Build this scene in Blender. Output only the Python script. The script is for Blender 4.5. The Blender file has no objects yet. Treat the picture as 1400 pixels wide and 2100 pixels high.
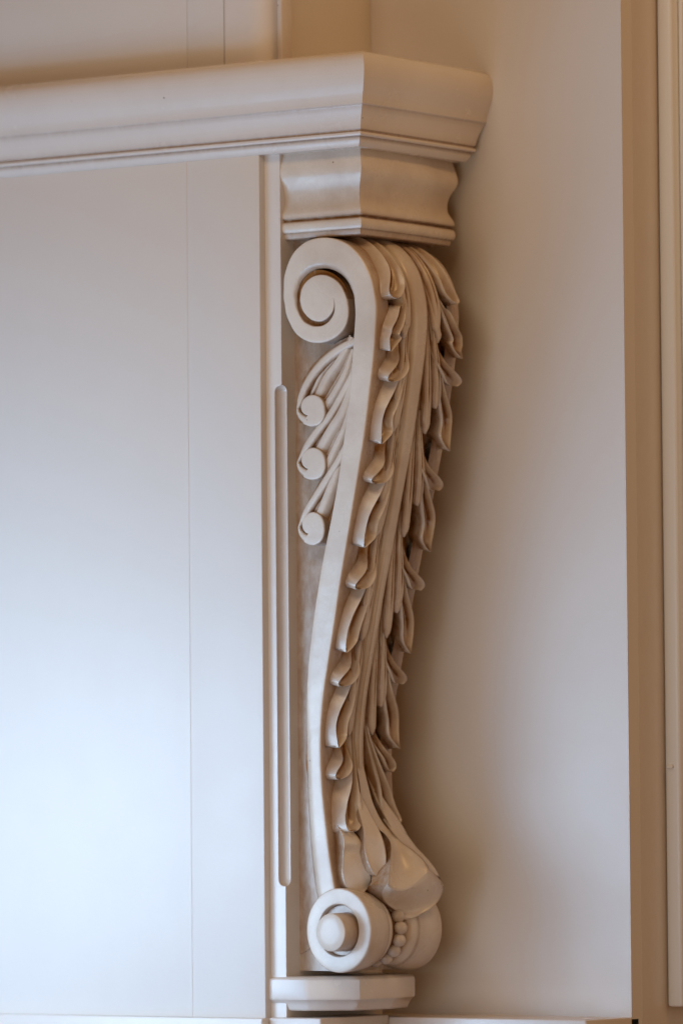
import bpy, bmesh, math
import numpy as np
from mathutils import Matrix, Vector

# ------------------------------------------------------------------ camera
# World axes: X = outwards from the wall the corbel is fixed to, Y = along that wall
# (away from the viewer), Z = up.  Lengths are measured in units of UNIT metres.
UNIT = 0.0004
F = 12140.0
TH = math.radians(35.6)
PITCH = math.atan(600 / F)
ROLL = -0.0085
f0 = np.array([-math.sin(TH), math.cos(TH), 0.0])
r0 = np.array([math.cos(TH), math.sin(TH), 0.0])
fw = f0 * math.cos(PITCH) + np.array([0, 0, 1.0]) * math.sin(PITCH)
up0 = np.cross(r0, fw)
RT = r0 * math.cos(ROLL) + up0 * math.sin(ROLL)
UP = up0 * math.cos(ROLL) - r0 * math.sin(ROLL)
CAM = -F * (fw + RT * ((587 - 700) / F) - UP * ((2000 - 1050) / F))

scene = bpy.context.scene
cd = bpy.data.cameras.new('camera')
cam = bpy.data.objects.new('camera', cd)
scene.collection.objects.link(cam)
cd.sensor_fit = 'HORIZONTAL'
cd.sensor_width = 36.0
cd.lens = 36.0 * F / 1400.0
cd.clip_start = 0.1
cd.clip_end = 60.0
M = Matrix.Identity(4)
for i in range(3):
    M[i][0] = RT[i]; M[i][1] = UP[i]; M[i][2] = -fw[i]; M[i][3] = CAM[i] * UNIT
cam.matrix_world = M
scene.camera = cam
cd.dof.use_dof = True
cd.dof.focus_distance = (F - 60) * UNIT
cd.dof.aperture_fstop = 5.4

# ------------------------------------------------------------------ world and lamps
world = bpy.data.worlds.new('World')
scene.world = world
world.use_nodes = True
bg = world.node_tree.nodes['Background']
bg.inputs[0].default_value = (1.0, 0.36, 0.07, 1)
bg.inputs[1].default_value = 0.13

def area(name, loc, target, sx, sy, power, col):
    ld = bpy.data.lights.new(name, 'AREA')
    ld.shape = 'RECTANGLE'; ld.size = sx; ld.size_y = sy
    ld.energy = power; ld.color = col
    o = bpy.data.objects.new(name, ld)
    scene.collection.objects.link(o)
    o.location = Vector(loc) * UNIT
    d = Vector(target) * UNIT - o.location
    o.rotation_euler = d.to_track_quat('-Z', 'Y').to_euler()
    return o
area('front_fill_light', (1100, -3000, 0), (200, 200, 500), .9, .7, 3.70, (1.000, 0.905, 0.703))  # added unseen warm fill from the front; no window known there
area('near_fill_light', (-800, -1100, 200), (-650, 0, 330), .3, .3, 1.43, (0.699, 0.818, 1.000))  # added unseen lamp close by, strengthens the bright peak on the panel
area('side_fill_light', (-900, -1500, 250), (-600, 0, 380), .45, .45, 2.92, (0.226, 0.575, 1.000))  # added unseen cool fill for the bright area of the left panel
area('far_window_light', (-100, -2700, -400), (0, 0, 450), .7, .5, 2.22, (0.270, 0.541, 1.000))
area('low_window_light', (-500, -1700, -1500), (-300, 0, 900), .5, .4, 1.55, (0.387, 0.645, 1.000))
area('ceiling_light', (300, -2600, 3400), (100, 0, 1200), .3, .3, 1.70, (1.000, 0.894, 0.706))
area('second_ceiling_light', (900, -2200, 3200), (300, 0, 900), .4, .4, 1.55, (1.000, 0.742, 0.465))
area('front_spot_light', (2600, 300, 4300), (150, 100, 700), .3, .3, 3.60, (1.000, 0.597, 0.250))
area('room_light', (4200, 1900, 900), (0, 150, 800), .9, 1.2, 3.40, (1.000, 0.882, 0.691))

scene.view_settings.view_transform = 'Standard'
scene.view_settings.look = 'None'
scene.view_settings.exposure = 0.0
scene.view_settings.gamma = 1.0

# ------------------------------------------------------------------ measuring helpers
def ray(px, py):
    return fw + RT * ((px - 700) / F) - UP * ((py - 1050) / F)
def on_v(px, py, v):                       # the point seen there, on the plane Y = v
    d = ray(px, py); t = (v - CAM[1]) / d[1]
    return CAM + d * t
def on_u(px, py, u):
    d = ray(px, py); t = (u - CAM[0]) / d[0]
    return CAM + d * t
def z_at(py, u=0.0, v=0.0):                # height of that picture row above the point (u, v)
    lo, hi = -400.0, 2600.0
    for _ in range(40):
        m = (lo + hi) / 2
        p = np.array([u, v, m]) - CAM
        y = 1050 - F * (p @ UP) / (p @ fw)
        if y > py: lo = m
        else: hi = m
    return (lo + hi) / 2
def sst(x, a=0.0, b=1.0):
    x = np.clip((np.asarray(x, float) - a) / (b - a), 0, 1)
    return x * x * (3 - 2 * x)
def smooth_line(pts, n):
    """Catmull-Rom through pts, resampled to n points evenly by length"""
    P = np.asarray(pts, float)
    Q = np.vstack([2 * P[0] - P[1], P, 2 * P[-1] - P[-2]])
    out = []
    for i in range(1, len(Q) - 2):
        p0, p1, p2, p3 = Q[i - 1], Q[i], Q[i + 1], Q[i + 2]
        for t in np.linspace(0, 1, 10, endpoint=False):
            out.append(.5 * ((2 * p1) + (-p0 + p2) * t + (2 * p0 - 5 * p1 + 4 * p2 - p3) * t * t
                             + (-p0 + 3 * p1 - 3 * p2 + p3) * t ** 3))
    out.append(P[-1])
    out = np.array(out)
    d = np.r_[0, np.cumsum(np.linalg.norm(np.diff(out, axis=0), axis=1))]
    s = np.linspace(0, d[-1], n)
    return np.stack([np.interp(s, d, out[:, k]) for k in range(P.shape[1])], 1)

# ------------------------------------------------------------------ materials
def paint(name, col, glaze_col=(0.24, 0.10, 0.022), rough=0.38, blotch=0.10, bump=0.05, grain=0.0, speck=True):
    m = bpy.data.materials.new(name); m.use_nodes = True
    nt = m.node_tree; N = nt.nodes; L = nt.links
    bs = N['Principled BSDF']
    tc = N.new('ShaderNodeTexCoord')
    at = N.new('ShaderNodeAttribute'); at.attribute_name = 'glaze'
    n1 = N.new('ShaderNodeTexNoise'); n1.inputs['Scale'].default_value = 22; n1.inputs['Detail'].default_value = 6
    n1.inputs['Roughness'].default_value = 0.6
    L.new(tc.outputs['Object'], n1.inputs['Vector'])
    n2 = N.new('ShaderNodeTexNoise'); n2.inputs['Scale'].default_value = 230; n2.inputs['Detail'].default_value = 5
    n2.inputs['Roughness'].default_value = 0.65
    mp = N.new('ShaderNodeMapping'); mp.inputs['Scale'].default_value = (1, 1, 0.35)
    L.new(tc.outputs['Object'], mp.inputs['Vector']); L.new(mp.outputs['Vector'], n2.inputs['Vector'])
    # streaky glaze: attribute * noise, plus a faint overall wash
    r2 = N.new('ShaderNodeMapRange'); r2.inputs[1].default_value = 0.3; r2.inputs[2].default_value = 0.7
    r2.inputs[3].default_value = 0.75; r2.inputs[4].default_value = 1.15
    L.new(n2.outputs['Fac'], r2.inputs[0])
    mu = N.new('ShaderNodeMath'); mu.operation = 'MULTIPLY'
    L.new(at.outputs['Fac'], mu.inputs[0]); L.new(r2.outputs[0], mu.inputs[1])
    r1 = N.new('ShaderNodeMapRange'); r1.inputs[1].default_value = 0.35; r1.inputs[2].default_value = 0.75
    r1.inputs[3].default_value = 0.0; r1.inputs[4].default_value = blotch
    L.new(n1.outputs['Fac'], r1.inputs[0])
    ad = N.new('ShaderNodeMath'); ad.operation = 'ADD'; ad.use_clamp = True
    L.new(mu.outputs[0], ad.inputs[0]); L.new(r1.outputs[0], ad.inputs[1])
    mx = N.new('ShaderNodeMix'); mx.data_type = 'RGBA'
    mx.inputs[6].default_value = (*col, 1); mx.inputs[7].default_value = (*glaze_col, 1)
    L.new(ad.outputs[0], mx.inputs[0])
    last = mx.outputs[2]
    if speck:                                # tiny pits where glaze has caught
        vo = N.new('ShaderNodeTexVoronoi'); vo.inputs['Scale'].default_value = 62
        L.new(tc.outputs['Object'], vo.inputs['Vector'])
        lt = N.new('ShaderNodeMapRange'); lt.inputs[1].default_value = 0.035; lt.inputs[2].default_value = 0.065
        lt.inputs[3].default_value = 0.75; lt.inputs[4].default_value = 0.0
        L.new(vo.outputs['Distance'], lt.inputs[0])
        gt = N.new('ShaderNodeMath'); gt.operation = 'GREATER_THAN'; gt.inputs[1].default_value = 0.80
        sp = N.new('ShaderNodeSeparateColor'); L.new(vo.outputs['Color'], sp.inputs[0]); L.new(sp.outputs[0], gt.inputs[0])
        m3 = N.new('ShaderNodeMath'); m3.operation = 'MULTIPLY'
        L.new(lt.outputs[0], m3.inputs[0]); L.new(gt.outputs[0], m3.inputs[1])
        mx2 = N.new('ShaderNodeMix'); mx2.data_type = 'RGBA'
        mx2.inputs[7].default_value = (glaze_col[0] * .6, glaze_col[1] * .6, glaze_col[2] * .6, 1)
        L.new(m3.outputs[0], mx2.inputs[0]); L.new(last, mx2.inputs[6]); last = mx2.outputs[2]
    L.new(last, bs.inputs['Base Color'])
    rr = N.new('ShaderNodeMapRange'); rr.inputs[3].default_value = rough - .06; rr.inputs[4].default_value = rough + .12
    L.new(n1.outputs['Fac'], rr.inputs[0]); L.new(rr.outputs[0], bs.inputs['Roughness'])
    bs.inputs['Specular IOR Level'].default_value = 0.5
    n3 = N.new('ShaderNodeTexNoise'); n3.inputs['Scale'].default_value = 90 if speck else 240; n3.inputs['Detail'].default_value = 4
    L.new(tc.outputs['Object'], n3.inputs['Vector'])
    bp = N.new('ShaderNodeBump'); bp.inputs['Strength'].default_value = bump; bp.inputs['Distance'].default_value = 0.002
    L.new(n3.outputs['Fac'], bp.inputs['Height']); L.new(bp.outputs['Normal'], bs.inputs['Normal'])
    return m

CREAM = (0.76, 0.665, 0.555)
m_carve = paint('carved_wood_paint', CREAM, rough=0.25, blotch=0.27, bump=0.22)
m_mould = paint('moulding_paint', (0.76, 0.68, 0.60), rough=0.22, blotch=0.06, bump=0.09)
m_door = paint('lightened_door_paint', (0.80, 0.80, 0.80), rough=0.3, blotch=0.01, bump=0.05, speck=False)  # whitened to stand in for cool light that misses the door
m_wall = paint('wall_paint', (0.735, 0.665, 0.59), rough=0.40, blotch=0.03, bump=0.07, speck=False)

# ------------------------------------------------------------------ object helpers
def empty(name, loc, label, cat, group=None):
    o = bpy.data.objects.new(name, None)
    scene.collection.objects.link(o)
    o.location = Vector(loc) * UNIT
    o.empty_display_size = 0.02
    o['label'] = label; o['category'] = cat
    if group: o['group'] = group
    return o

def build(name, V, Fc, mat, parent=None, glaze=None, angle=38, label=None, smooth=True):
    V = np.asarray(V, float)
    off = np.zeros(3)
    if parent is not None:
        q = parent
        while q is not None:
            off += np.array(q.location) / UNIT; q = q.parent
    me = bpy.data.meshes.new(name)
    me.from_pydata(((V - off) * UNIT).tolist(), [], [tuple(int(i) for i in f) for f in Fc])
    me.update()
    if glaze is not None:
        a = me.attributes.new('glaze', 'FLOAT', 'POINT')
        a.data.foreach_set('value', np.clip(np.asarray(glaze, float), 0, 1).ravel())
    bm = bmesh.new(); bm.from_mesh(me)
    bmesh.ops.recalc_face_normals(bm, faces=bm.faces)
    bm.to_mesh(me); bm.free()
    me.materials.append(mat)
    if smooth:
        me.polygons.foreach_set('use_smooth', [True] * len(me.polygons))
        me.set_sharp_from_angle(angle=math.radians(angle))
    o = bpy.data.objects.new(name, me)
    scene.collection.objects.link(o)
    if parent is not None: o.parent = parent
    if label: o['label'] = label
    return o

class Acc:
    def __init__(s): s.V = []; s.F = []; s.G = []; s.n = 0
    def grid(s, A, G=None, wrap_i=False, wrap_j=False):
        A = np.asarray(A, float); n, m = A.shape[:2]; b = s.n
        s.V.append(A.reshape(-1, 3)); s.n += n * m
        s.G.append(np.zeros(n * m) if G is None else np.asarray(G, float).ravel() * np.ones(n * m))
        for i in range(n if wrap_i else n - 1):
            i2 = (i + 1) % n
            for j in range(m if wrap_j else m - 1):
                j2 = (j + 1) % m
                s.F.append((b + i * m + j, b + i2 * m + j, b + i2 * m + j2, b + i * m + j2))
        return b
    def poly(s, P, g=0.0):
        P = np.asarray(P, float); b = s.n
        s.V.append(P); s.G.append(np.full(len(P), g)); s.n += len(P)
        s.F.append(tuple(range(b, b + len(P))))
    def box(s, u0, u1, v0, v1, z0, z1, g=0.0):
        b = s.n
        P = [(u, v, z) for u in (u0, u1) for v in (v0, v1) for z in (z0, z1)]
        s.V.append(np.array(P, float)); s.G.append(np.full(8, g)); s.n += 8
        for f in ((0, 1, 3, 2), (4, 6, 7, 5), (0, 4, 5, 1), (2, 3, 7, 6), (0, 2, 6, 4), (1, 5, 7, 3)):
            s.F.append(tuple(b + k for k in f))
    def done(s, name, mat, parent=None, **k):
        return build(name, np.vstack(s.V), s.F, mat, parent, np.concatenate(s.G), **k)

def offset_plan(plan, d):
    """plan: polyline (u,v); d: outward offset per segment; outward = right side of travel"""
    P = np.asarray(plan, float); n = len(P)
    lines = []
    for i in range(n - 1):
        t = P[i + 1] - P[i]; t /= np.linalg.norm(t)
        nn = np.array([t[1], -t[0]])
        lines.append((P[i] + nn * d[i], t))
    out = [lines[0][0]]
    for i in range(1, n - 1):
        (a, t), (b, s) = lines[i - 1], lines[i]
        cr = t[0] * s[1] - t[1] * s[0]
        if abs(cr) < 1e-6: out.append(b)
        else:
            k = ((b - a)[0] * s[1] - (b - a)[1] * s[0]) / cr
            out.append(a + t * k)
    a, t = lines[-1]
    out.append(a + t * np.linalg.norm(P[-1] - P[-2]))
    return np.array(out)

def moulding(acc, plan, prof, glz, extra=None):
    """prof: list of (offset, z); glz: glaze per profile point; extra: added offset per segment"""
    rows = []
    ns = len(plan) - 1
    for (o, z) in prof:
        d = [o + (extra[i] if extra else 0) for i in range(ns)]
        q = offset_plan(plan, d)
        rows.append([(x, y, z) for x, y in q])
    acc.grid(np.array(rows), np.repeat(np.array(glz)[:, None], ns + 1, 1))
    acc.poly(rows[0], glz[0]); acc.poly(rows[-1], glz[-1])

def fillet(pts, n=3):                      # smooth a moulding section a little
    return pts

# ================================================================== SETTING
ZT = z_at(0) + 400           # top of everything
ZB = -90.0                   # bottom
WALL_V = 400.0
# right hand wall: side of the tall cabinet, facing the viewer's left
z_rail = -78.0

def setting(name, acc, mat=None, **k):
    o = acc.done(name, mat or m_wall, None, **k); o['kind'] = 'structure'; return o

z_up0 = z_at(300, 200, 0) + 150
a = Acc()
# front end of the cabinet side wall
a.box(-50, 582, WALL_V, WALL_V + 40, z_rail - 200, ZT)
setting('cabinet_side_wall', a)
a = Acc(); a.box(-90, -50, 342, WALL_V + 40, z_rail - 200, z_up0); a.box(-90, -50.5, 62, WALL_V + 40, z_up0, ZT)
setting('recessed_back_wall', a)

# ------------------------------------------------------------------ tall cabinet frame, door
fr = empty('tall_cabinet', (566, 440, z_rail), 'tall cream cabinet at the right edge with upright frame and pale door', 'cabinet')
dr = bpy.data.objects.new('door', None); scene.collection.objects.link(dr); dr.parent = fr; dr.empty_display_size = .02
a = Acc(); a.box(520, 582.5, WALL_V + 40, 900, z_rail - 200, ZT, 0.12)
a.done('stile', m_wall, fr)
zd = z_at(2066, 600, 540)
def rbox(acc, u0, u1, v0, v1, z0, z1, r=6, g=0.0):
    ang = np.linspace(0, math.pi / 2, 4)
    ring = []
    for (cu, cv, a0) in ((u1 - r, v1 - r, 0), (u0 + r, v1 - r, 90), (u0 + r, v0 + r, 180), (u1 - r, v0 + r, 270)):
        for t in ang:
            w = math.radians(a0) + t
            ring.append((cu + r * math.cos(w), cv + r * math.sin(w)))
    ring = np.array(ring); c = ring.mean(0)
    rows = []
    for (z, s) in ((z0, r), (z0 + r * .3, r * .3), (z0 + r, 0), (z1 - r, 0), (z1 - r * .3, r * .3), (z1, r)):
        q = ring.copy()
        q[:, 0] = np.clip(q[:, 0], u0 + s, u1 - s); q[:, 1] = np.clip(q[:, 1], v0 + s, v1 - s)
        rows.append([(x, y, z) for x, y in q])
    acc.grid(np.array(rows), g, wrap_j=True)
    acc.poly(rows[0], g); acc.poly(rows[-1], g)
VD = 533
a = Acc(); rbox(a, 584, 620, VD, 1000, zd, ZT, 7); a.done('door_panel', m_door, dr)
a = Acc(); rbox(a, 620.2, 632, VD + 26, 1000, zd + 4, ZT, 4, .05); a.done('raised_edge', m_door, dr)
zh = z_at(1573, 600, 520)
a = Acc(); rbox(a, 591, 606, VD - 6, VD + 1, zh - 4, zh + 4, 2, 0.1); a.done('door_bumper', m_door, dr)

# ------------------------------------------------------------------ corner post with a stopped cove
PV = -20.0       # plane of the left panel (proud of the post)
post = empty('corner_post', (0, 0, z_rail), 'cream corner post with a stopped cove cut along its edge, beside the corbel', 'post')
zc1, zc0 = z_at(789, 0, 0), z_at(1819, 0, 0)
def post_mesh(z0, z1, cove, name):
    zs = [z0]
    if cove:
        zs += list(zc0 + np.array([-3, 0, 2, 4, 7, 10, 14, 18])) + list(np.linspace(zc0 + 60, zc1 - 60, 12)) + list(zc1 - np.array([18, 14, 10, 7, 4, 2, 0, -3]))
    zs += [z1]
    rows = []; gl = []
    for z in zs:
        w = 0.6
        if cove:
            e = min(z - zc0, zc1 - z)
            if e > 0: w = 0.6 + 17.5 * math.sqrt(max(0, 1 - (1 - min(e / 14.0, 1)) ** 2))
        row = [(-60, 340), (-60, 0), (-w - 3, 0), (-w, 0.3)]
        g = [0.0, 0.0, 0.02, 0.2 if w > 3 else 0.05]
        for t in np.linspace(0, 1, 9)[1:-1]:
            an = t * math.pi / 2
            # concave quarter centred on the missing corner
            row.append((-w * math.cos(an) , w * math.sin(an)))
            g.append((0.10 + 0.15 * math.sin(math.pi * t)) if w > 3 else .05)
        row += [(-0.3, w), (0, w + 3), (0, 340)]
        g += [0.02, 0.02, 0.15]
        rows.append([(x, y, z) for x, y in row]); gl.append(g)
    acc = Acc(); acc.grid(np.array(rows), np.array(gl), wrap_j=True)
    acc.poly(rows[0]); acc.poly(rows[-1])
    return acc.done(name, m_mould, post)
z_sh0 = z_at(300, 200, 0)      # underside of the shelf
post_mesh(z_rail - 60, z_sh0 + 4, True, 'post_shaft')

# ------------------------------------------------------------------ left side panel (two boards with a joint)
def ux(px, py, v): return on_v(px, py, v)[0]
uj = ux(386, 1000, PV)
u_end = ux(536, 1000, PV)
lp = empty('side_panel', (u_end, PV, z_rail), 'large smooth pale panel under the mantel shelf with one upright joint', 'panel')
a = Acc(); rbox(a, -1500, uj - 0.7, PV + 1.0, 30, z_rail - 120, z_sh0 + 4, 1.0); a.done('board', m_wall, lp, label='wide left board of the panel')
a = Acc(); rbox(a, uj + 0.7, u_end, PV, 30, z_rail - 120, z_sh0 + 4, 2.0); a.done('board', m_wall, lp, label='narrow board beside the post')
a = Acc(); rbox(a, uj - 2.2, uj + 2.2, PV - .9, 28, z_rail - 119, z_sh0 + 3, .8); a.done('joint_bead', m_wall, lp)

# above the shelf
upn = bpy.data.objects.new('upper_wall', None); scene.collection.objects.link(upn); upn.empty_display_size = .02; upn['kind'] = 'structure'
z_up = z_sh0 + 150
ua = ux(456, 60, 0); ujt = ux(383, 60, 6)
a = Acc(); rbox(a, -1500, ujt - 0.7, 7, 60, z_up, ZT, 1.0); a.done('board', m_wall, upn, label='wide board above the shelf')
a = Acc(); rbox(a, ujt + 0.7, ua - 1, 6, 60, z_up, ZT, 1.0); a.done('board', m_wall, upn, label='narrow board above the shelf')
ups = empty('upper_post', (-60, 0, z_sh0 + 200), 'cream upright post above the shelf, edged by thin glazed grooves', 'post')
ub = ux(553, 60, 0)
a = Acc()
ring = []
for x, y, g in ((ua + 2, 60, .5), (ua + 2, 4, .8), (ua + 5, 0.5, .2), (ua + 9, 0, 0), (ub - 60, 0, 0), (ub - 44, 2, 0), (ub - 28, 8, 0), (ub - 14, 18, .05), (ub - 5, 30, .1), (ub, 44, .3), (ub, 60, .4)):
    ring.append((x, y, g))
R = np.array(ring)
a.grid(np.array([[(x, y, z) for x, y, g in ring] for z in (z_up, ZT)]), np.array([R[:, 2], R[:, 2]]), wrap_j=True)
a.done('post_shaft', m_mould, ups)
a = Acc(); rbox(a, ub + 1, ub + 12, 24, 62, z_up, ZT, 3, 0.15); a.done('edge_bead', m_mould, ups)

# ------------------------------------------------------------------ mantel shelf
sh = empty('mantel_shelf', (0, 0, z_sh0), 'thick cream moulded mantel shelf with a mitred corner above the carved corbel', 'shelf')
CU = 203.0
plan = [(-1500, 0), (CU, 0), (CU, 120), (CU - 1, 215), (CU - 4, 415), (-45, 415)]
plan = [(CU if False else p[0], p[1]) for p in plan]
zt = z_at(106, 258, -60)
def zz(y): return z_at(y, CU + 30, -30)
prof = [(24, zz(104)), (36, zz(105)), (46, zz(108.5)), (54, zz(115)), (59.5, zz(124)), (62.5, zz(136)), (63, zz(150)), (60.5, zz(164)), (56, zz(178)), (50.5, zz(191)), (46.5, zz(203)), (45.5, zz(213)), (42.5, zz(216)), (41.5, zz(219)), (38, zz(228)), (33.5, zz(240)), (30, zz(252)), (28, zz(262)),
        (24.5, zz(265)), (24.5, zz(267)), (28.5, zz(269)), (29, zz(273)), (27, zz(276)), (21.5, zz(277)), (21.5, zz(280)), (20.5, zz(285)), (17, zz(291)), (12, zz(297))]
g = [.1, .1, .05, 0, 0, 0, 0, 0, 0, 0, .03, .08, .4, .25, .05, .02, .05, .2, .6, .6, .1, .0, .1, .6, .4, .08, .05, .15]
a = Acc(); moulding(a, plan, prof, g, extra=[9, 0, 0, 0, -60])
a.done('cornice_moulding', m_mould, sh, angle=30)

# ------------------------------------------------------------------ capital block
cp = empty('capital_block', (100, 150, z_at(480, 204, 0)), 'carved cream capital with cove and bead mouldings between the shelf and the scroll corbel', 'capital')
def zc(y): return z_at(y, CU, 0)
plan_c = [(-2, 19), (CU - 16, 19), (CU - 16, 130), (CU - 18, 230), (CU - 27, 350), (-2, 350)]
prof = [(6, zc(292)), (9, zc(300)), (12, zc(312)), (15.5, zc(325)), (17.5, zc(336)), (17.5, zc(345)), (15, zc(354)), (10, zc(363)), (4.5, zc(374)), (1.5, zc(386)), (0.5, zc(398)), (2, zc(408)),
        (6, zc(417)), (10, zc(424)), (12, zc(430)), (11.5, zc(435)), (8, zc(438)), (5, zc(439)), (5, zc(441.5)), (9, zc(443)), (11.5, zc(446)), (13, zc(451)), (13, zc(457)), (11.5, zc(462)), (9.5, zc(465)),
        (6.5, zc(466)), (6, zc(470)), (4, zc(476)), (1, zc(478))]
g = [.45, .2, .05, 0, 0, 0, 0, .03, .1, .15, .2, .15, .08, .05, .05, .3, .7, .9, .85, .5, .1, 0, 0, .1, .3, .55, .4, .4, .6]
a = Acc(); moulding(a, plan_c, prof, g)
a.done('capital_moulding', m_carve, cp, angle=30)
a = Acc(); a.box(2, CU - 30, 34, 320, zc(330), zc(262), .5)
a.done('capital_neck', m_carve, cp)

# ------------------------------------------------------------------ base block and ledge
bb = empty('base_block', (60, 140, -60), 'cream bow-fronted base block with chamfered lower edge carrying the corbel and post foot', 'base block')
zb1 = z_at(2003, 0, 0); 
def zq(y): return z_at(y, 60, -8)
pl = [(-46, 0), (46, 0), (56, 4), (128, 55), (135, 62), (148, 165), (147, 176), (130, 258), (60, 300), (-2, 300)]
prof = [(-6, zq(2004)), (-2, zq(2005)), (3, zq(2007)), (7, zq(2011)), (8, zq(2016)), (8, zq(2047)), (7, zq(2052)), (2, zq(2056)), (-3, zq(2065)), (-6, zq(2072)), (-9, zq(2075))]
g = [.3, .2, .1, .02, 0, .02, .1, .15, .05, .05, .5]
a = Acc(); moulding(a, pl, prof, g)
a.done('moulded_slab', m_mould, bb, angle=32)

led = empty('ledge', (0, 0, -100), 'pale horizontal ledge running along the very bottom beneath the panel and the base block', 'ledge')
zl = z_at(2090, 0, -30)
a = Acc(); rbox(a, -1500, u_end + 3, PV - 16, 60, zl - 120, zl, 4); a.done('ledge_board', m_mould, led, label='pale ledge board under the panel')
zl2 = z_at(2085, 100, 120)
a = Acc(); rbox(a, u_end + 4, 96, -14, 228, zl2 - 130, zl2, 4, .1); a.done('ledge_board', m_mould, led, label='shaded ledge board under the base block')
zl3 = z_at(2084, 300, WALL_V - 20)
a = Acc(); rbox(a, -40, 582, 230, WALL_V + 30, zl3 - 130, zl3, 4, .1); a.done('ledge_board', m_mould, led, label='ledge board along the foot of the right wall')

# ================================================================== CARVED CORBEL
cb = empty('carved_corbel', (100, 150, 0), 'tall cream scroll corbel carved with acanthus leaves and an antique brown glaze', 'corbel')
Z_TOP, Z_BOT = z_at(485), z_at(1990)
def vface(z):
    return 15.0 * (1 - sst((z - 150) / (Z_TOP - 150)))
def vcen(z):
    t = np.clip((z - 0) / Z_TOP, 0, 1); return 136 + 16 * t
def whalf(z): return vcen(z) - vface(z)

def side_pts(P, dv=0.0):
    """picture measurements of the corbel's side face -> (u, z) in that face"""
    out = []
    for x, y in P:
        v = 6.0
        for _ in range(3):
            q = on_v(x, y, v + dv); v = float(vface(q[2]))
        out.append((q[0], q[2]))
    return np.array(out)
def place(uz, depth, mirror=False):
    """(u,z) with depth behind the side face -> 3D"""
    uz = np.asarray(uz, float); z = uz[..., 1]
    v = vface(z) + depth
    if mirror: v = 2 * vcen(z) - v
    return np.stack([uz[..., 0], v, z], -1)

# edges of the S band
OUT = [(690, 1840), (684, 1815), (674, 1750), (666, 1680), (660, 1620), (657, 1560), (657, 1500), (662, 1430), (672, 1360), (683, 1290), (695, 1205),
       (709, 1120), (722, 1040), (735, 960), (746, 890), (757, 800), (766, 720), (770, 650)]
INN = [(650, 1868), (640, 1832), (630, 1750), (624, 1660), (621, 1570), (622, 1490), (627, 1410), (636, 1320), (647, 1235), (661, 1150),
       (675, 1080), (690, 1000), (700, 930), (709, 865), (717, 800), (721, 740), (724, 695), (727, 655)]
VC = (650, 612)
def polar(tab, lo, hi, n, c=VC):
    A = np.array(tab, float)
    ph = np.linspace(lo, hi, n)
    r = np.interp(ph, A[:, 0], A[:, 1])
    k = np.array([.25, .5, .25])
    for _ in range(3):
        r[1:-1] = np.convolve(r, k, 'valid')
    return ph, np.stack([c[0] + r * np.cos(np.radians(ph)), c[1] - r * np.sin(np.radians(ph))], 1)
RO = [(-18, 126), (6, 117), (31, 119), (52, 126), (67, 129), (83, 127), (100, 121), (116, 108), (134, 90), (162, 72), (191, 68), (220, 75), (242, 86), (260, 91), (276, 91),
      (293, 88), (310, 83), (326, 75), (348, 64), (372, 57), (404, 54), (437, 51), (462, 46.5), (489, 41), (524, 36), (561, 36.5), (593, 41), (617, 46), (640, 48), (661, 44.5), (683, 40), (704, 36), (720, 33)]
RI = [(-29, 88), (-10, 77), (18, 69), (43, 68), (61, 66.5), (81, 64), (104, 60), (126, 54), (152, 47), (184, 43), (216, 47), (241, 54), (262, 56.5), (280, 56), (299, 51), (318, 45), (336, 39), (355, 34), (360, 33)]

def ribbon(acc, o, i, wall, bo, bi, do, di, mirror=False, gface=0.0, n_in=3):
    """a band between polylines o and i (u,z): flat face, bevels bo/bi wide and do/di deep, walls behind.  bo.. may be arrays"""
    n = len(o); bo, bi, do, di = [np.broadcast_to(np.asarray(x, float), (n,)) for x in (bo, bi, do, di)]
    w = np.linalg.norm(i - o, axis=1) + 1e-6
    cols = []; gl = []
    def add(t, dep, gg):
        p = o + (i - o) * t[:, None]; cols.append(place(p, dep, mirror)); gl.append(np.broadcast_to(np.asarray(gg, float), (n,)))
    z = np.zeros(n)
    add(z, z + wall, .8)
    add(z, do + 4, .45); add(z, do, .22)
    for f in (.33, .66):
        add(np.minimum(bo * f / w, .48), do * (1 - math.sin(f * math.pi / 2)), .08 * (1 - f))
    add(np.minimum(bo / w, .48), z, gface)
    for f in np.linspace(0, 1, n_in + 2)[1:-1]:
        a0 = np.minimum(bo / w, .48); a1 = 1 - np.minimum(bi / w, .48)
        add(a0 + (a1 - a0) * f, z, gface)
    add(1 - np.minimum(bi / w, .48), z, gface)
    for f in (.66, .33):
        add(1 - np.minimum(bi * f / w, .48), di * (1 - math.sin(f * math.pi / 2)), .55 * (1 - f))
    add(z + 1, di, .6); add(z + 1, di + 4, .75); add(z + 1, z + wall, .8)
    acc.grid(np.stack(cols, 1), np.stack(gl, 1))

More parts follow.
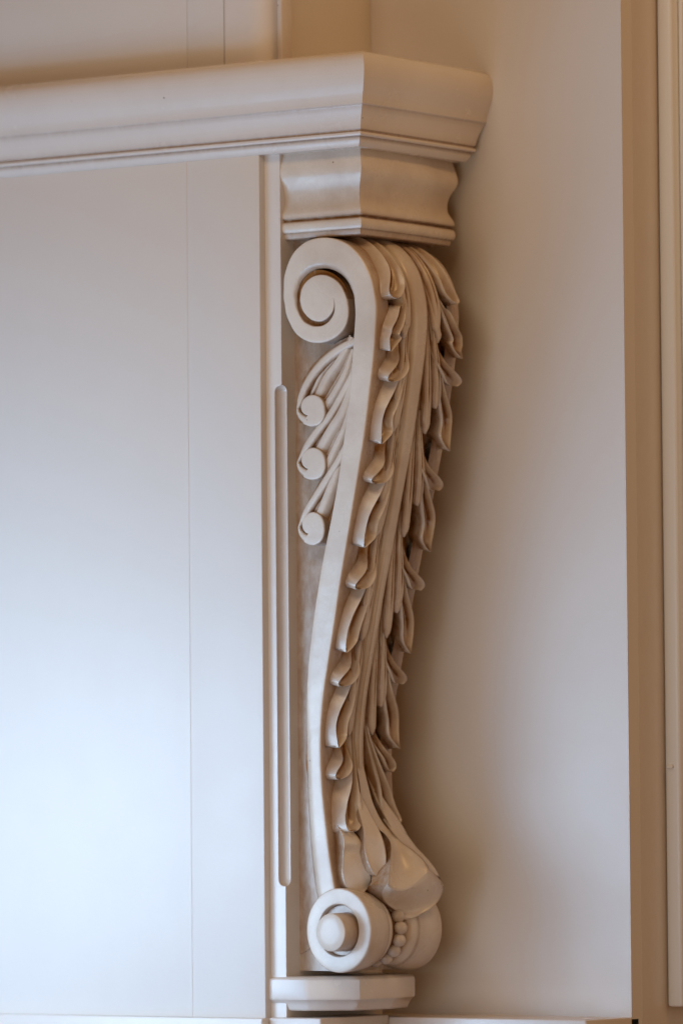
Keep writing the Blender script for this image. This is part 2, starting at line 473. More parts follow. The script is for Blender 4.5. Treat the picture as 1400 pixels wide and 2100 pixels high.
def scroll_band(mirror, name, lab=None):
    acc = Acc()
    nS = 90
    o = smooth_line(OUT, nS); i = smooth_line(INN, nS)
    ph, ov = polar(RO, -18, 360, 120)
    t = (ph + 18) / 378.0
    phi_in = -29 + (360 + 29) * t ** 1.0
    _, iv0 = polar(RI, -29, 360, 400)
    ang = np.linspace(-29, 360, 400)
    iv = np.stack([np.interp(phi_in, ang, iv0[:, 0]), np.interp(phi_in, ang, iv0[:, 1])], 1)
    O = np.vstack([o[:-1], ov]); I = np.vstack([i[:-1], iv])
    # soften the join of the two parts
    for A in (O, I):
        for _ in range(6):
            s = slice(nS - 8, nS + 8)
            B = A.copy(); B[1:-1] = .25 * A[:-2] + .5 * A[1:-1] + .25 * A[2:]; A[s] = B[s]
    yy = O[:, 1]; k = np.arange(len(O))
    low = sst(np.r_[o[:-1, 1], np.zeros(120)], 1330, 1560)
    bi = 2.4 + 22 * low; di = 2.0 + 13 * low
    fade = np.ones(len(O)); fade[nS - 1:] = 1 - sst(ph, 300, 358)
    gro = np.r_[np.zeros(nS - 1), sst(ph, -10, 40) * (1 - sst(ph, 120, 240))]
    bi = bi + gro * 9; di = (di + gro * 6) * np.maximum(fade, .0) + 0.0
    Ou, Iu = side_pts(O), side_pts(I)
    wall = 44
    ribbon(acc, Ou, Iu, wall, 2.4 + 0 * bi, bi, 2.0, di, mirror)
    # the eye of the volute
    ph2, e = polar(RO, 360, 720, 110)
    f2 = 1 - sst(ph2, 655, 719)
    eu = side_pts(e); c = side_pts([VC])[0]
    cu = np.repeat(c[None], len(eu), 0)
    w = np.linalg.norm(cu - eu, axis=1)
    cols = []; gl = []
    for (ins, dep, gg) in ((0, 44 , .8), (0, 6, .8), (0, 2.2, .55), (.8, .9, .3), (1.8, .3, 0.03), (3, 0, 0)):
        p = eu + (cu - eu) * (ins / w)[:, None]
        dd = dep * np.where(dep > 3, f2, f2)
        cols.append(place(p, dd, mirror)); gl.append(gg * f2)
    for fr_ in (.3, .6, .85, 1.0):
        p = eu + (cu - eu) * np.maximum(fr_, 3 / w)[:, None]
        cols.append(place(p, 0 * w, mirror)); gl.append(0 * w)
    acc.grid(np.stack(cols, 1), np.stack(gl, 1))
    # floor of the spiral groove
    th = np.linspace(0, 2 * math.pi, 49)[:-1]
    ringo = side_pts([(VC[0] - 4 + 62 * math.cos(t_), VC[1] + 2 - 62 * math.sin(t_)) for t_ in th])
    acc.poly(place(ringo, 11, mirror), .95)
    return acc.done(name, m_carve, cb, label=lab, angle=40)
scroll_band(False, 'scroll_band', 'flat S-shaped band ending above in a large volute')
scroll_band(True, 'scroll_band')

# ---- body
edge_px = smooth_line([(600, 492), (632, 484), (665, 485), (700, 492), (728, 512), (752, 550), (766, 600)] + OUT[::-1], 420)
EDGE = side_pts(edge_px)
EY = edge_px[:, 1]
d_ = np.gradient(EDGE, axis=0)
d_ /= np.linalg.norm(d_, axis=1)[:, None]
EN = np.stack([-d_[:, 1], d_[:, 0]], 1)       # outward
if EN[200, 0] < 0: EN = -EN
for _ in range(20):
    EN[1:-1] = .25 * EN[:-2] + .5 * EN[1:-1] + .25 * EN[2:]
EN /= np.linalg.norm(EN, axis=1)[:, None]
i_top = int(np.argmin(EY))
ARC = np.r_[0, np.cumsum(np.linalg.norm(np.diff(edge_px, axis=0), axis=1))]
# picture row (measured on the side edge) -> index along the profile; the start is measured by arc length above row 500
mono = EY[i_top:].copy(); mono = np.maximum.accumulate(mono + np.arange(len(mono)) * 1e-5)
def sidx(y):
    y = np.asarray(y, float)
    return np.where(y < 486, np.clip(i_top + (y - 486) * .35, 0, i_top), np.interp(y, mono, np.arange(i_top, len(EY))))
def surf(w, y, h):
    """acanthus surface: w across (-1..1), y down the profile, h outward from the carved ground"""
    w, y, h = np.broadcast_arrays(np.asarray(w, float), np.asarray(y, float), np.asarray(h, float))
    s = sidx(y); n = np.arange(len(EY))
    U = np.interp(s, n, EDGE[:, 0]); Z = np.interp(s, n, EDGE[:, 1])
    nx = np.interp(s, n, EN[:, 0]); nz = np.interp(s, n, EN[:, 1])
    over = np.maximum(y - 1815, 0)                      # straight on below the end of the band
    U = U + over * .12; Z = Z - over * 1.0
    hh = h + 9 * (1 - w * w) - 9
    v = vcen(Z) + w * whalf(Z)
    return np.stack([U + nx * hh, v, Z + nz * hh], -1)

acc = Acc()
bo = np.vstack([[0, Z_TOP + 30], [EDGE[i_top, 0], Z_TOP + 30]] + [EDGE[k] - EN[k] * 16 for k in range(i_top, len(EDGE), 6)] + [[100, 90], [0, 40]])
for vv in (0, 1):
    P = np.array([(p[0], (48 if vv == 0 else 2 * float(vcen(p[1])) - 48), p[1]) for p in bo])
    if vv == 0: A0 = P
    else: A1 = P
acc.poly(A0, .62); acc.poly(A1[::-1], .62)  # heavy glaze, its brown also paints in the shade behind the side leaf
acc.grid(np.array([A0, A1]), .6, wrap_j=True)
acc.done('body', m_carve, cb, angle=30)

# ---- carved ground of the leaf: stem and long flutes
ws = np.linspace(-.93, .93, 300); ys = np.r_[np.linspace(440, 486, 12)[:-1], np.linspace(486, 1835, 330)]
W, Y = np.meshgrid(ws, ys)
stw = np.interp(Y, [480, 600, 800, 1000, 1300, 1600, 1800], [.21, .205, .185, .15, .125, .12, .16])
aw = np.abs(W)
stem = 15 * np.sqrt(np.clip(1 - (aw / stw) ** 4, 0, 1))
lane = (aw - stw)
ph_ = lane / .062 - (Y - 600) * 0.0016 + .12 * np.sin(Y / 70.0 + W * 5)
fr_c = np.abs(ph_ - np.floor(ph_) - .5) * 2                  # 0 at the cut, 1 on the ridge
cut = np.exp(-(fr_c / .34) ** 2) * (aw > stw + .01)
split = np.exp(-((aw - .055) / .010) ** 2) * sst(Y, 1050, 1300) * .6
H = -6 + np.where(aw < stw, stem + 2, 0) - 7.0 * cut + 3.5 * (aw > stw) + 8 * np.exp(-lane.clip(0) / .07) * (aw > stw) - 3.5 * split
H = H - 16 * sst(aw, .82, .93) - 9 * sst(aw, .44, .58)
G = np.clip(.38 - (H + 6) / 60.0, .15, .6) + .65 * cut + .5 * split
for T_ in (612, 716, 906, 1121, 1335, 1536, 1711):          # hollows under the lobe tips: pooled glaze plus painted-in shade
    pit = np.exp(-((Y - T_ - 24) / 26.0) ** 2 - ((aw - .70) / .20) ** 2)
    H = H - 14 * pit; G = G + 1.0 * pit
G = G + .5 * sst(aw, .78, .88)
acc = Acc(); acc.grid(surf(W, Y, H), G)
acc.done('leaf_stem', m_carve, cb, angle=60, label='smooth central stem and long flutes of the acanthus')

# ---- leaf lobes
LN = 0
def lobe(L, Rr, hfun, side=-1, name='leaf_lobe', n=60, m=26, undercut=7, gscale=1.0, seed=0, wsh=0.0, label=None, parent=None):
    """L outer edge, Rr inner edge as (|w|, y); both end at the tip"""
    global LN; LN += 1; rg = np.random.default_rng(LN * 7 + 3)
    jw, jy = rg.normal(0, .012), rg.normal(0, 2.2)
    nl = len(L)
    L = [(p[0] + jw * q / nl + rg.normal(0, .006), p[1] + jy * q / nl) for q, p in enumerate(L)]
    Rr = [(p[0] + jw * q / len(Rr) + rg.normal(0, .007), p[1] + jy * q / len(Rr)) for q, p in enumerate(Rr)]
    l = smooth_line([(p[0] * 100, p[1]) for p in L], n); r = smooth_line([(p[0] * 100, p[1]) for p in Rr], n)
    l[:, 0] /= 100; r[:, 0] /= 100
    aa = np.linspace(0, 1, n)[:, None] * np.ones((1, m)); b = np.linspace(0, 1, m)
    b = .5 - .5 * np.cos(b * math.pi) * .35 - (.5 - b) * .65
    b = (b - b[0]) / (b[-1] - b[0])
    bb_ = np.ones((n, 1)) * b[None]
    if hasattr(hfun, 'bc'):
        k = 7; m = m + 4; aa = np.linspace(0, 1, n)[:, None] * np.ones((1, m))
        bc = hfun.bc(aa[:, :1])
        bb_ = np.concatenate([bc * np.linspace(0, 1, k)[None, :-1], bc + (1 - bc) * np.linspace(0, 1, m - k + 1)[None]], 1)
    Hm, Gm = hfun(aa, bb_)
    Wm = l[:, :1] * (1 - bb_) + r[:, :1] * bb_
    Ym = l[:, 1:] * (1 - bb_) + r[:, 1:] * bb_
    top = surf(side * Wm, Ym, Hm)
    acc = Acc()
    # skirt: outline ring going down to the ground, pulled in near the tip (undercut)
    ring_i = [(i, 0) for i in range(n)] + [(n - 1, j) for j in range(1, m)] + [(i, m - 1) for i in range(n - 2, -1, -1)] + [(0, j) for j in range(m - 2, 0, -1)]
    b0 = acc.n
    acc.grid(top, Gm * gscale)
    rows = []
    for (f, gg) in ((0.0, None), (.25, .7), (1.0, 1.0)):
        row = []; g_ = []
        for (i, j) in ring_i:
            tip = float(sst(i / (n - 1), .5, .9))
            wc = .5 * (l[i, 0] + r[i, 0])
            w_ = Wm[i, j] + (wc - Wm[i, j]) * .45 * f * tip
            y_ = Ym[i, j] - undercut * f * tip
            h_ = Hm[i, j] * (1 - f) + (-14) * f
            row.append((side * w_, y_, h_)); g_.append(Gm[i, j] if gg is None else gg)
        R_ = np.array(row)
        rows.append((surf(R_[:, 0], R_[:, 1], R_[:, 2]), g_))
    acc.grid(np.array([q[0] for q in rows]), np.array([q[1] for q in rows]), wrap_j=True)
    V = np.vstack(acc.V)
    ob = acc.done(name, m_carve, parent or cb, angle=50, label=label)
    # weld the top to its skirt
    bm = bmesh.new(); bm.from_mesh(ob.data)
    bmesh.ops.remove_doubles(bm, verts=bm.verts, dist=0.02 * UNIT)
    bmesh.ops.recalc_face_normals(bm, faces=bm.faces)
    bm.to_mesh(ob.data); bm.free()
    return ob

def hA(h0=3.0, h1=27.0, lip=5.0, c0=.42, veins=2, wall0=-4.0, root=0.0):
    bcf = lambda a: c0 * (1 - sst(a, .55, 1.0)) + .04
    def f(a, b):
        env = h0 + (h1 - h0) * (sst(a, .0, .68) if root == 0 else sst(a, .22, .80))
        bc = bcf(a)
        t = np.clip(b / bc, 0, 1)
        wall = np.minimum(wall0, env) + (env - np.minimum(wall0, env)) * (.45 * t + .55 * t ** 2.2)
        x = np.clip((b - bc) / (1 - bc), 0, 1)
        tr = env * (1 - .52 * np.sin(math.pi * x) ** .9 - .08 * x)
        vn = 0 * x
        for c_ in np.linspace(0, 1, veins + 2)[1:-1]:
            vn = vn + np.exp(-((x - c_ - .06 * np.sin(a * 5)) / .055) ** 2)
        vn = vn * sst(a, .0, .1) * (1 - sst(a, .74, .92))
        rim = np.exp(-((x - .95) / .07) ** 2) * sst(a, .45, .75)
        tr = tr - 4.6 * vn + 6 * rim
        tip = lip * sst(a, .82, 1.0)
        H = np.where(b < bc, wall, tr) + tip
        hollow = np.sin(math.pi * x) * (b > bc)
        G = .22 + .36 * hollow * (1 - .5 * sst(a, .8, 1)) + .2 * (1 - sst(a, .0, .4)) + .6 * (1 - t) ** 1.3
        G = np.where((b >= bc) & (hollow < .25), G * .5, G) + 1.0 * vn - .25 * rim + root * (1 - sst(a, .35, .68))  # root adds glaze and painted shade where a lobe starts under a tip
        return H, G
    f.bc = bcf
    return f
def hB(h0=2.0, h1=14.0, rnd=5.0):
    def f(a, b):
        env = h0 + (h1 - h0) * sst(a, 0, .8)
        x = 2 * b - 1
        vn = np.exp(-((x - .05) / .16) ** 2) * (1 - sst(a, .60, .85)) * sst(a, .02, .15)
        H = env - rnd * x ** 4 - 4 * vn - 3 * sst(a, .93, 1)
        G = .22 + .5 * np.abs(x) ** 5 + .2 * (1 - sst(a, 0, .5)) + 1.0 * vn
        return H, G
    return f
def hC(h0=-4.0, h1=30.0):
    def f(a, b):
        env = h0 - 3 + (h1 - h0 + 3) * sst(a, .25, .80)
        x = 2 * b - 1
        dome = np.sqrt(np.clip(1 - np.abs(x) ** 2.6, 0, 1))
        H = -6 + (env + 6) * (.30 + .70 * dome)
        H = H - 6.0 * np.exp(-((b - .58) / .10) ** 2) * (1 - sst(a, .75, .95)) - (env + 4) * .35 * sst(a, .86, 1.0) ** 2
        G = .06 + .9 * (1 - sst(a, .3, .8)) + .45 * np.exp(-((b - .62) / .12) ** 2) * (1 - sst(a, .55, .9)) + .3 * sst(a, .95, 1)
        return H, G
    return f

TIPS = [716, 906, 1121, 1335, 1536]
prevs = [612, 716, 906, 1121, 1335]
for k, (T, Pv) in enumerate(zip(TIPS, prevs)):
    sc = 1.0 if k > 0 else .62
    i_w = np.interp(T, [700, 1000, 1300, 1600], [.22, .17, .13, .12])     # where the lobe leaves the stem
    for side in (-1, 1):
        j = 1 if side > 0 else 0
        T_ = T - (4 if side > 0 and k in (3, 4) else 0)
        P0 = T_ - 330 * sc
        C = T_ - 128 * sc
        if k == 0: C = 622
        # inner tongue first: it lies lowest
        lobe([(i_w + .05, T_ - 285 * sc), (i_w + .15, T_ - 180 * sc), (i_w + .25, T_ - 85 * sc), (i_w + .28, T_ - 45), (i_w + .21, T_ - 26)],
             [(i_w + .01, T_ - 285 * sc), (i_w + .02, T_ - 180 * sc), (i_w + .06, T_ - 95 * sc), (i_w + .10, T_ - 48), (i_w + .17, T_ - 27)],
             hB(1, 15 + 2 * (k % 2)), side, undercut=5, m=18, n=40)
        # main lobe
        Lb = [(.845, T_ - 92 * sc), (.875, T_ - 50 * sc), (.87, T_ - 18), (.85, T_ - 1)] if side < 0 else [(.93, T_ - 96 * sc), (1.0, T_ - 72 * sc), (.97, T_ - 44 * sc), (.89, T_ - 16), (.91, T_ + 1)]
        lobe([(i_w + .09, P0 + 30), (i_w + .22, T_ - 220 * sc), (.56, T_ - 158 * sc), (.72, C)] + Lb,
             [(i_w + .04, P0 + 30), (i_w + .14, T_ - 220 * sc), (i_w + .24, T_ - 140 * sc), (i_w + .33, T_ - 88 * sc), (i_w + .43, T_ - 56 * sc), (.60, T_ - 27), (.72, T_ - 11), ((.83, T_) if side < 0 else (.88, T_ + 1))],
             hA(2, 28 + (0, 1.5, 4, -1, 2)[k], 5 + (0, 2, -1, 1, 3)[k], c0=(.40, .46, .38, .44, .36)[k], veins=(2, 3, 3, 3, 2)[k]), side, undercut=9)
        # a narrow overlapping tongue in the middle of the group
        if k > 0:
            d_y = (0, 6, -5, 3, -2)[k]
            lobe([(i_w + .16, T_ - 290), (i_w + .24, T_ - 215), (i_w + .33, T_ - 150), (i_w + .37, T_ - 112 + d_y), (i_w + .34, T_ - 92 + d_y), (i_w + .30, T_ - 86 + d_y)],
                 [(i_w + .09, T_ - 290), (i_w + .13, T_ - 215), (i_w + .17, T_ - 150), (i_w + .20, T_ - 112 + d_y), (i_w + .23, T_ - 92 + d_y), (i_w + .27, T_ - 86 + d_y)],
                 hB(4, 25, 6), side, undercut=6, m=18, n=40)
        # the small rolled lobe tucked under the previous tip
        if k > 0:
            cb_ = T_ - 131 if k < 4 else T_ - 133
            ow = (.865, .87, .80) if side < 0 else (.97, 1.03, .93)
            lobe([(.50, cb_ - 122), (.62, cb_ - 86), (.77, cb_ - 52), (ow[0], cb_ - 30), (ow[1], cb_ - 11), (ow[2], cb_)],
                 [(.26, cb_ - 135), (.29, cb_ - 86), (.34, cb_ - 52), (.41, cb_ - 27), (.54, cb_ - 7), (.72, cb_)],
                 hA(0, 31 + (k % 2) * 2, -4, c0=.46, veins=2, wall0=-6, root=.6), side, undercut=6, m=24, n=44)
# top lobes springing from under the capital
for side in (-1, 1):
    lobe([(.62, 462), (.78, 500), (.86, 545), (.87, 585), (.84, 606), (.76, 612)],
         [(.38, 462), (.40, 500), (.42, 545), (.46, 585), (.55, 604), (.70, 612)],
         hA(10, 27, 4, c0=.40, veins=1, wall0=-2), side, undercut=8)
    lobe([(.42, 462), (.42, 520), (.45, 580), (.46, 630), (.42, 662), (.37, 672)],
         [(.24, 462), (.24, 520), (.25, 580), (.27, 630), (.30, 660), (.34, 672)],
         hB(9, 16), side, undercut=6, m=18)
# lowest lobes
for side in (-1, 1):
    T = 1711 if side < 0 else 1694
    lobe([(.22, T - 250), (.36, T - 180), (.55, T - 130), (.74, T - 100), (.84, T - 70), (.84, T - 30), (.80, T - 4), (.70, T)],
         [(.14, T - 250), (.20, T - 180), (.26, T - 120), (.30, T - 70), (.30, T - 38), (.36, T - 18), (.50, T - 5), (.62, T)],
         hA(2, 33, 9, c0=.52, veins=2), side, undercut=10)
    cb_ = T - 111
    lobe([(.50, cb_ - 122), (.64, cb_ - 86), (.78, cb_ - 52), (.875, cb_ - 28), (.87, cb_ - 10), (.80, cb_)],
         [(.26, cb_ - 130), (.32, cb_ - 86), (.38, cb_ - 52), (.43, cb_ - 28), (.54, cb_ - 8), (.72, cb_)],
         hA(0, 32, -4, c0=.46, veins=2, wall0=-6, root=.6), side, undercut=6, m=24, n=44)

# ---- big curled leaf tip at the foot and the pieces round it
def patch(name, rows, glz=.05, m=33, n=80, p=2.2, edge_g=.3, back=50, pin=10, label=None):
    """rows of three measured points (x, y, w): left edge, middle, right edge; w places each across the corbel"""
    A = np.array(rows, float).reshape(len(rows), 9)
    A = smooth_line(A * np.tile([1, 1, 60], 3)[None], n) / np.tile([1, 1, 60], 3)[None] if False else smooth_line(A, n)
    x = np.linspace(-1, 1, m); out = np.zeros((n, m, 3)); G = np.zeros((n, m))
    for i in range(n):
        l, c, r = A[i, 0:3], A[i, 3:6], A[i, 6:9]
        for j in range(m):
            q = c + (r - l) / 2 * x[j] + ((r + l) / 2 - c) * abs(x[j]) ** p
            z = 100.0
            for _ in range(2):
                v = float(vcen(z) + q[2] * whalf(z)); P = on_v(q[0], q[1], v); z = P[2]
            out[i, j] = P
            G[i, j] = glz + edge_g * max(0, abs(x[j]) - .85) / .15
    acc = Acc(); acc.grid(out, G)
    for j, sg in ((0, 1), (m - 1, -1)):
        e = out[:, j]; c1 = e + np.array([-4, sg * 2.5, -1]); c2 = e + np.array([-back, sg * pin, 0])
        acc.grid(np.array([e, c1, c2]), np.array([[.35] * n, [.7] * n, [.9] * n]))
    ob = acc.done(name, m_carve, cb, angle=40, label=label)
    bm = bmesh.new(); bm.from_mesh(ob.data)
    bmesh.ops.remove_doubles(bm, verts=bm.verts, dist=0.02 * UNIT)
    bmesh.ops.recalc_face_normals(bm, faces=bm.faces)
    bm.to_mesh(ob.data); bm.free()
    return ob
patch('curled_leaf_tip', [
    (728, 1550, -.06, 734, 1550, 0, 740, 1550, .06), (736, 1600, -.10, 744, 1600, 0, 752, 1600, .10), (744, 1650, -.09, 754, 1650, .04, 765, 1648, .16), (765, 1690, -.02, 775, 1692, .14, 785, 1688, .26),
    (790, 1712, .10, 798, 1714, .24, 806, 1710, .36), (801, 1730, .0, 808, 1737, .17, 822, 1727, .34), (802, 1752, -.2, 814, 1764, .07, 848, 1745, .36),
    (799, 1778, -.46, 817, 1790, -.05, 868, 1763, .40), (797, 1798, -.62, 822, 1808, -.16, 877, 1776, .42), (796, 1811, -.70, 831, 1821, -.22, 881, 1784, .42),
    (795, 1813, -.71, 832, 1823, -.22, 883, 1786, .43), (792, 1816, -.69, 833, 1827, -.17, 887, 1788, .50),
    (785, 1828, -.56, 836, 1842, .04, 903, 1806, .70), (785, 1842, -.40, 839, 1856, .20, 910, 1822, .84), (796, 1856, -.24, 843, 1867, .28, 903, 1842, .82),
    (812, 1868, -.10, 845, 1875, .28, 888, 1860, .66), (820, 1877, 0, 842, 1881, .22, 868, 1872, .5), (812, 1884, -.05, 830, 1887, .14, 850, 1882, .34), (780, 1888, -.18, 790, 1890, 0, 805, 1888, .2)],
    label='large scooped leaf tip curling outwards at the foot')
patch('leaf_tongue', [
    (708, 1590, -.30, 714, 1590, -.24, 720, 1590, -.18), (724, 1630, -.32, 732, 1630, -.23, 740, 1630, -.14), (737, 1668, -.38, 747, 1668, -.28, 758, 1666, -.17), (746, 1706, -.47, 763, 1706, -.33, 778, 1704, -.2), (747, 1738, -.55, 768, 1740, -.4, 789, 1734, -.25),
    (753, 1764, -.60, 774, 1768, -.45, 792, 1764, -.34), (761, 1784, -.60, 777, 1788, -.48, 789, 1784, -.38), (768, 1795, -.56, 776, 1798, -.5, 783, 1796, -.44)], m=17, n=40, p=2.6, glz=.12)
patch('side_bulb', [
    (690, 1690, -.80, 698, 1688, -.70, 708, 1688, -.58), (702, 1712, -.84, 714, 1712, -.70, 730, 1712, -.52), (706, 1730, -.86, 722, 1729, -.70, 741, 1730, -.50), (704, 1747, -.86, 719, 1748, -.70, 739, 1750, -.54),
    (703, 1766, -.88, 723, 1764, -.70, 745, 1768, -.54), (702, 1786, -.90, 729, 1785, -.70, 758, 1786, -.50), (704, 1804, -.90, 733, 1806, -.70, 762, 1802, -.48),
    (710, 1819, -.86, 734, 1822, -.7, 756, 1819, -.5), (720, 1829, -.78, 734, 1831, -.7, 748, 1829, -.6)], m=25, n=60, p=2.0, glz=.03, back=30)
patch('leaf_tongue', [
    (752, 1590, .28, 757, 1590, .33, 762, 1590, .38), (771, 1640, .28, 779, 1638, .37, 786, 1637, .47), (792, 1680, .30, 803, 1676, .45, 812, 1674, .60), (808, 1710, .36, 822, 1706, .52, 832, 1706, .68), (824, 1730, .45, 836, 1728, .60, 842, 1732, .72), (834, 1738, .55, 839, 1739, .62, 843, 1740, .68)], m=15, n=30, p=2.4, glz=.15)
patch('leaf_tongue', [
    (786, 1680, .30, 793, 1678, .38, 800, 1678, .46), (810, 1714, .32, 823, 1711, .48, 834, 1712, .64), (830, 1738, .42, 848, 1737, .62, 856, 1742, .78), (852, 1756, .50, 868, 1756, .70, 874, 1762, .84), (872, 1774, .58, 885, 1775, .75, 893, 1786, .88), (882, 1792, .62, 896, 1796, .76, 903, 1804, .86)], m=15, n=30, p=2.4, glz=.12)

# ---- side scroll leaves
def mini(cx, cy, sx, sy, tail_o, tail_i, ridges, name):
    RO_ = [(180, 32), (200, 33.5), (225, 35), (250, 36), (270, 37), (300, 35.5), (330, 30), (360, 26.5), (390, 27.5), (420, 29), (450, 29), (480, 26.5), (510, 24), (540, 22.3), (570, 20), (600, 16)]
    RI_ = [(180, 26.2), (200, 23.5), (220, 19.5), (240, 16)]
    def tf(P): return np.stack([cx + (P[:, 0]) * sx, cy + (P[:, 1]) * sy], 1)
    ph, o = polar(RO_, 180, 240, 16, (0, 0)); _, i = polar(RI_, 180, 240, 16, (0, 0))
    o, i = tf(o), tf(i)
    nt = 30
    tail_i = [(p[0] + 6.0, p[1] + 4) for p in tail_i]
    to = smooth_line(tail_o + [tuple(o[0])], nt); ti = smooth_line(tail_i + [tuple(i[0])], nt)
    O = side_pts(np.vstack([to[:-1], o]), 6); I = side_pts(np.vstack([ti[:-1], i]), 6)
    n = len(O)
    dep = np.interp(np.arange(n), [0, nt, n], [12, 3, 3])
    acc = Acc()
    w = np.linalg.norm(O - I, axis=1)
    cols = []; gl = []
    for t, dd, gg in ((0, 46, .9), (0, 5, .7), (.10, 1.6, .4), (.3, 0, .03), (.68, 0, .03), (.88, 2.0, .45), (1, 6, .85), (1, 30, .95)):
        cols.append(place(O + (I - O) * t, dep + dd)); gl.append(np.full(n, gg))
    acc.grid(np.stack(cols, 1), np.stack(gl, 1))
    ph2, e = polar(RO_, 240, 600, 80, (0, 0)); e = side_pts(tf(e), 6); c = side_pts([(cx, cy)], 6)[0]
    f2 = 1 - sst(ph2, 575, 600)
    w = np.linalg.norm(c - e, axis=1); cols = []; gl = []
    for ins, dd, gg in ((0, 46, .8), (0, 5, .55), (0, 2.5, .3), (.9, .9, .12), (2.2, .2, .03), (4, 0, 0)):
        cols.append(place(e + (c - e) * (ins / w)[:, None], 3 + dd * f2)); gl.append(gg * f2)
    for fr_ in (.5, 1.0):
        cols.append(place(e + (c - e) * fr_, 3 + 0 * w)); gl.append(0 * w)
    acc.grid(np.stack(cols, 1), np.stack(gl, 1))
    acc.done('scroll_curl', m_carve, sl, angle=40)
    for P, wd, hi in ridges:
        ridge(P, wd, hi)
def ridge(P, wd, hi):
    n = 30; P = [(P[0][0] + (P[0][0] - P[1][0]) * .45, P[0][1] + (P[0][1] - P[1][1]) * .45)] + list(P)
    q = side_pts(smooth_line(P, n), 14)
    d = np.gradient(q, axis=0); d /= np.linalg.norm(d, axis=1)[:, None]; nn = np.stack([-d[:, 1], d[:, 0]], 1)
    a_ = np.linspace(0, 1, n)
    ww = wd * (.88 - .40 * a_ + .12 * np.sin(a_ * 3.1)); hh = hi * (.95 - .25 * a_)
    cols = []; gl = []
    for x in np.linspace(-1, 1, 25):
        sec = (1 - abs(x) ** 2.2) * (1 - .30 * (x + .3) ** 2) - .34 * math.exp(-((x - .38) / .13) ** 2)
        cols.append(place(q + nn * (x * ww)[:, None] * 1.25, 23 - hh * .95 * sec)); gl.append(np.full(n, .10 + .9 * abs(x) ** 3 + .75 * math.exp(-((x - .38) / .13) ** 2)) + .4 * (1 - sst(a_, 0, .12)))
    acc = Acc(); acc.grid(np.stack(cols, 1), np.stack(gl, 1))
    acc.done('leaf_flute', m_carve, sl, angle=60)
sl = bpy.data.objects.new('side_leaf', None); scene.collection.objects.link(sl); sl.parent = cb; sl.empty_display_size = .02
sl['label'] = 'fluted side leaf with three small curls behind the S band'
# ground of the side leaf
gp = [(722, 690), (700, 700), (672, 722), (645, 748), (622, 785), (612, 830), (620, 868), (656, 874), (632, 912), (618, 950), (625, 980), (662, 984), (636, 1030), (621, 1075), (628, 1105), (655, 1115), (676, 1100), (705, 960), (735, 860), (740, 740)]
acc = Acc(); q = side_pts(gp, 32)
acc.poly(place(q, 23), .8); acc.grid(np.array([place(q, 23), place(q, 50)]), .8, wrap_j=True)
acc.done('leaf_ground', m_carve, sl, angle=30)
mini(640, 838, 1, 1, [(728, 686), (692, 704), (658, 730), (633, 760), (617, 790), (609, 815)], [(734, 698), (699, 715), (667, 739), (642, 767), (625, 794), (616, 817)],
     [([(655, 800), (668, 772), (690, 742), (712, 706), (720, 690)], 19, 17), ([(640, 800), (652, 772), (670, 744), (695, 718)], 8, 9)], 'a')
mini(641, 947, 1.0, 1.02, [(724, 738), (694, 798), (668, 845), (640, 882), (621, 912)], [(732, 742), (702, 802), (676, 850), (649, 887), (629, 917)],
     [([(657, 914), (676, 880), (700, 840), (718, 790), (724, 745)], 22, 18), ([(668, 828), (688, 795), (706, 760), (722, 715)], 16, 15), ([(634, 915), (650, 888), (672, 860), (690, 830)], 8, 8)], 'b')
mini(641, 1080, .93, 1.05, [(716, 872), (690, 928), (664, 972), (640, 1012), (621, 1045)], [(722, 878), (698, 932), (672, 978), (648, 1018), (628, 1049)],
     [([(656, 1048), (668, 1018), (684, 975), (700, 925)], 20, 18), ([(672, 945), (690, 905), (706, 868), (718, 820)], 16, 15), ([(634, 1050), (646, 1020), (662, 990), (680, 955)], 8, 8)], 'c')

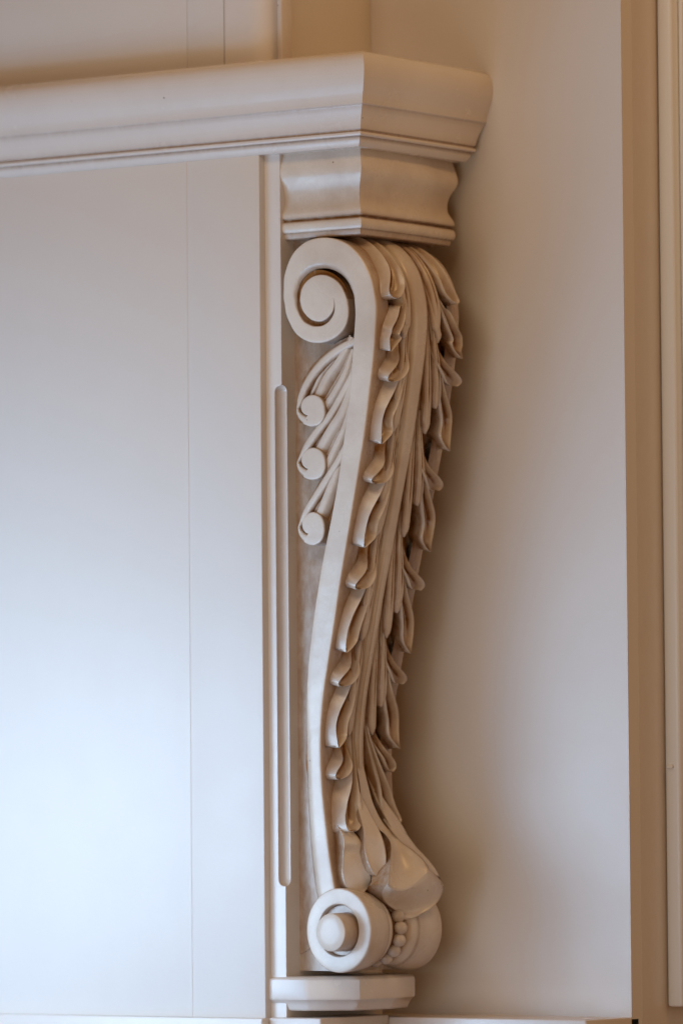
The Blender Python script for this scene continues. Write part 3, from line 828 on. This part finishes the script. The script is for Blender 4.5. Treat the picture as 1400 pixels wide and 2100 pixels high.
# ---- rolls at the foot
RC = on_v(697, 1909, 15.0)
RU, RZ = RC[0], RC[2]
RR = 86.0
V0, V1 = 9.0, 266.0
UE = .94
def lathe(acc, prof, cu, cz, n=72, gl=None, a0=0, a1=2 * math.pi):
    th = np.linspace(a0, a1, n + 1)[:-1]
    rows = []
    for r, v in prof:
        rows.append([(cu + r * UE * math.cos(t), v, cz + r * math.sin(t)) for t in th])
    G = np.repeat(np.array(gl if gl is not None else [0] * len(prof), float)[:, None], n, 1)
    acc.grid(np.array(rows), G, wrap_j=True)
rl = bpy.data.objects.new('foot_roll', None); scene.collection.objects.link(rl); rl.parent = cb; rl.empty_display_size = .02
def drum(mirror):
    pr = [(52, V0 + 15), (53, V0 + 3), (54.5, V0 + .6), (57, V0), (80, V0), (84, V0 + .8), (86, V0 + 3), (86.5, V0 + 8), (86, V0 + 26), (84, V0 + 50), (80.5, V0 + 70), (79, V0 + 76), (77.5, V0 + 77), (76.5, V0 + 80),
          (76, V0 + 84), (73, V0 + 94), (69, V0 + 101), (64, V0 + 105), (56, V0 + 107), (50, V0 + 108), (20, V0 + 108)]
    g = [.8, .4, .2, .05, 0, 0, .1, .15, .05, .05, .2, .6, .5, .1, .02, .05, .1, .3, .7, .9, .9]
    if mirror: pr = [(r, V0 + V1 - v) for r, v in pr]
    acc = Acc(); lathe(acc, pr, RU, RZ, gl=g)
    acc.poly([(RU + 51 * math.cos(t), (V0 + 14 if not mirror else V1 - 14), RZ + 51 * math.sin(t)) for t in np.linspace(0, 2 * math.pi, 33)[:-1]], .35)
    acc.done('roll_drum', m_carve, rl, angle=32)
    # the eye, set a little off centre so it winds out of the ring
    acc = Acc()
    q = -44
    pr = [(40, V0 + 24), (39, V0 + q + 5), (38, V0 + q + 2), (35.5, V0 + q + .4), (22, V0 + q - 1.2), (0.5, V0 + q - 2)]
    g = [.7, .2, .1, .02, 0, 0]
    if mirror: pr = [(r, V0 + V1 - v) for r, v in pr]
    lathe(acc, pr, RU + 11, RZ - 3, n=56, gl=g)
    acc.done('roll_eye', m_carve, rl, angle=32)
drum(False); drum(True)
acc = Acc(); lathe(acc, [(20, V0 + 100), (60, V0 + 107), (62, (V0 + V1) / 2), (60, V1 - 107), (20, V1 - 100)], RU, RZ, gl=[.9, .8, .75, .8, .9])
acc.done('roll_waist', m_carve, rl)
vm = (V0 + V1) / 2
bead_me = None
for k, an in enumerate(np.radians(np.arange(-110, 60, 22.5))):
    cu, cz = RU + 65 * math.cos(an), RZ + 65 * math.sin(an)
    if bead_me is None:
        acc = Acc(); rows = []
        for t in np.linspace(.02, math.pi - .02, 13):
            rows.append([(13.5 * math.sin(t) * math.cos(f), 15 * math.sin(t) * math.sin(f), 14 * math.cos(t)) for f in np.linspace(0, 2 * math.pi, 21)[:-1]])
        acc.grid(np.array(rows), np.repeat(np.linspace(.1, .25, 13)[:, None], 20, 1), wrap_j=True)
        b0 = acc.done('bead', m_carve, None); bead_me = b0.data; ob = b0
    else:
        ob = bpy.data.objects.new('bead', bead_me); scene.collection.objects.link(ob)
    ob.parent = rl
    base = np.array(cb.location) / UNIT
    ob.location = Vector((cu - base[0], vm - base[1], cz - base[2])) * UNIT
    ob.rotation_euler = (0, -an, 0)
# neck filling behind the rolls
acc = Acc()
nk = np.array([(0, 150), (60, 190), (118, 190), (140, 150), (130, 60), (118, RZ - 84), (60, RZ - 84), (0, RZ - 84)])
A0 = np.array([(u, 50, z) for u, z in nk]); A1 = np.array([(u, 225, z) for u, z in nk])
acc.poly(A0, .5); acc.poly(A1, .5); acc.grid(np.array([A0, A1]), .5, wrap_j=True)
acc.done('foot_block', m_carve, cb, angle=30)
